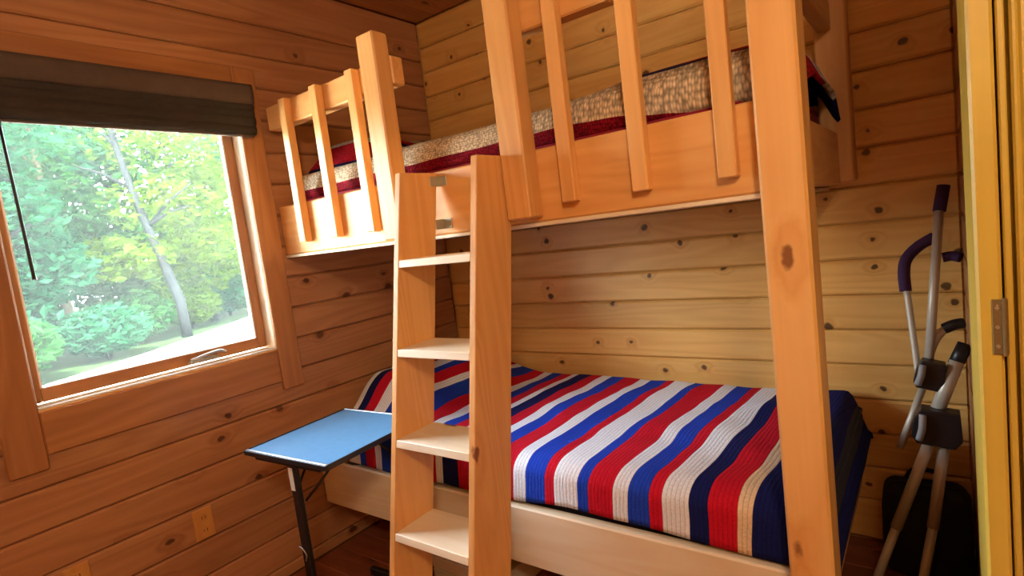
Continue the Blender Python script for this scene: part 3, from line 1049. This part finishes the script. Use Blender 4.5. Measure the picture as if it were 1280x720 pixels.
# clamps: chamfered blocks with a grey lever
def clamp(x, y, Y, w, h, dpt, ang):
    c = P(x, y, Y)
    bm = bmesh.new()
    prof = [(-w, -h * 0.6), (-w * 0.75, -h), (w * 0.75, -h), (w, -h * 0.5), (w * 0.8, h), (-w * 0.7, h), (-w * 0.95, h * 0.4)]
    A = [bm.verts.new((a, -dpt, b)) for a, b in prof]
    B = [bm.verts.new((a, dpt, b)) for a, b in prof]
    bm.faces.new(A)
    bm.faces.new(list(reversed(B)))
    for k in range(len(prof)):
        bm.faces.new((A[k], B[k], B[(k + 1) % len(prof)], A[(k + 1) % len(prof)]))
    bmesh.ops.bevel(bm, geom=list(bm.edges), offset=0.004, segments=2, affect='EDGES', profile=0.6)
    bmesh.ops.rotate(bm, verts=bm.verts, cent=(0, 0, 0), matrix=Matrix.Rotation(ang, 3, 'Y'))
    bmesh.ops.translate(bm, verts=bm.verts, vec=c)
    o = fr.part('clamp', bm, 'black_plastic')
    d = Matrix.Rotation(ang, 3, 'Y')
    pts = [c + d @ Vector((-w * 0.62, -dpt - 0.004, h * 0.75)), c + d @ Vector((-w * 0.6, -dpt - 0.012, 0)), c + d @ Vector((-w * 0.68, -dpt - 0.006, -h * 0.7))]
    fr.part('clamp_lever', tube(curve_pts(pts, 5), 0.010, 10), 'grey_plastic', o, True)
    return o


clamp(1163, 468, 2.15, 0.040, 0.045, 0.026, math.radians(12))
clamp(1172, 533, 2.10, 0.064, 0.056, 0.030, math.radians(6))
tpath('leg', [P(1162, 552, 2.10), P(1120, 660, 2.06)], 0.0165, 'tube')
tpath('leg', [P(1181, 553, 2.11), P(1166, 660, 2.06)], 0.0165, 'tube')
a = P(1120, 660, 2.06); c = P(1110, 690, 2.05)
def to_floor(p, q):
    t = (0.02 - p.z) / (q.z - p.z)
    return p + (q - p) * t
for p, q in ((P(1120, 660, 2.06), P(1108, 692, 2.048)), (P(1166, 660, 2.06), P(1160, 692, 2.045))):
    e = to_floor(p, q)
    tpath('lower_leg', [p, e], 0.0135, 'tube')
    fr.part('foot', tube([e + Vector((0, 0, 0.03)), Vector((e.x, e.y, 0.001))], [0.019, 0.022], 12), 'rubber')

# ------------------------------------------------------------------ small things
for y0, z0, lab in ((0.835, 0.335, 'wooden outlet plate low on the left wall beside the folding table'),
                    (0.438, 0.335, 'wooden outlet plate low on the left wall below the window casing')):
    t = Thing('outlet_plate', (XL, y0 + 0.035, z0), lab, 'outlet')
    t.box('plate', (XL, y0, z0), (XL + 0.007, y0 + 0.072, z0 + 0.118), 'plate', 0.003)
    for k in (0.034, 0.084):
        rc = t.box('receptacle', (XL + 0.007, y0 + 0.020, z0 + k - 0.014), (XL + 0.0085, y0 + 0.052, z0 + k + 0.014), 'plate', 0.0006)
        for dy in (-0.006, 0.006):
            t.box('slot', (XL + 0.0085, y0 + 0.036 + dy - 0.0012, z0 + k - 0.005), (XL + 0.0088, y0 + 0.036 + dy + 0.0012, z0 + k + 0.005), 'dark_slot', 0, rc)

bx = Thing('storage_crate', (-1.48, 1.57, 0), 'pale wooden crate on the floor under the lower bunk behind the ladder', 'crate')
bx.box('bottom', (-1.65, 1.452, 0.0), (-1.31, 1.70, 0.012), 'px', 0.001)
for y0, y1 in ((1.44, 1.452), (1.70, 1.712)):
    for z0 in (0.0, 0.052):
        bx.box('side_board', (-1.662, y0, z0), (-1.298, y1, z0 + 0.048), 'px', 0.002)
for x0, x1 in ((-1.662, -1.65), (-1.31, -1.298)):
    bx.box('end_board', (x0, 1.452, 0.0), (x1, 1.70, 0.10), 'py', 0.002)

bag = Thing('duffel_bag', (-0.04, 2.26, 0), 'black cloth bag on the floor in the dark corner behind the silver tube stand', 'bag')
bm = bmesh.new()
bmesh.ops.create_cube(bm, size=1.0)
for v in bm.verts: v.co = Vector((v.co.x * 0.25 - 0.062, v.co.y * 0.21 + 2.275, v.co.z * 0.30 + 0.151))
bmesh.ops.bevel(bm, geom=list(bm.edges), offset=0.05, segments=5, affect='EDGES', profile=0.5)
for v in bm.verts:
    v.co += Vector((0.008 * noise.noise(v.co * 9), -0.012 * noise.noise(v.co * 7 + Vector((3, 0, 0))), (0.014 * noise.noise(v.co * 8)) if v.co.z > 0.03 else 0))
bag.part('bag_body', bm, 'black_cloth', None, True)
bag.part('zip', tube([(-0.16, 2.275, 0.305), (-0.06, 2.272, 0.309), (0.04, 2.275, 0.305)], 0.004, 6), 'black_plastic', None, True)
for y in (2.21, 2.34):
    bag.part('handle', tube(curve_pts([(-0.12, y, 0.28), (-0.10, y, 0.325), (-0.06, y, 0.335), (-0.02, y, 0.325), (0.0, y, 0.28)]), 0.008, 8), 'black_cloth', None, True)

# ceiling lamp behind the camera
LPX, LPY = 0.46, -0.50
cl = Thing('ceiling_lamp', (LPX, LPY, ZC - 0.11), 'round frosted dome lamp on the plank ceiling', 'lamp')
cl.part('base_ring', tube([(LPX, LPY, ZC - 0.03), (LPX, LPY, ZC - 0.0005)], 0.15, 32), 'steel', None, True)
bm = bmesh.new()
bmesh.ops.create_uvsphere(bm, u_segments=28, v_segments=14, radius=0.14)
for v in bm.verts: v.co = Vector((v.co.x + LPX, v.co.y + LPY, min(v.co.z, 0) * 0.55 + ZC - 0.03))
cl.part('glass_dome', bm, plain('warm_frosted_glass', (1.0, 0.76, 0.48, 1), 0.5, 0, 0, 200, 3.0), None, True)
ptd = bpy.data.lights.new('lamp_bulb', 'POINT')
ptd.energy = LAMP_W
ptd.color = (1.0, 0.76, 0.48)
ptd.shadow_soft_size = 0.14
pt = bpy.data.objects.new('lamp_bulb', ptd)
C.objects.link(pt)
pt.parent = cl.e
pt.location = (0, 0, -0.16)
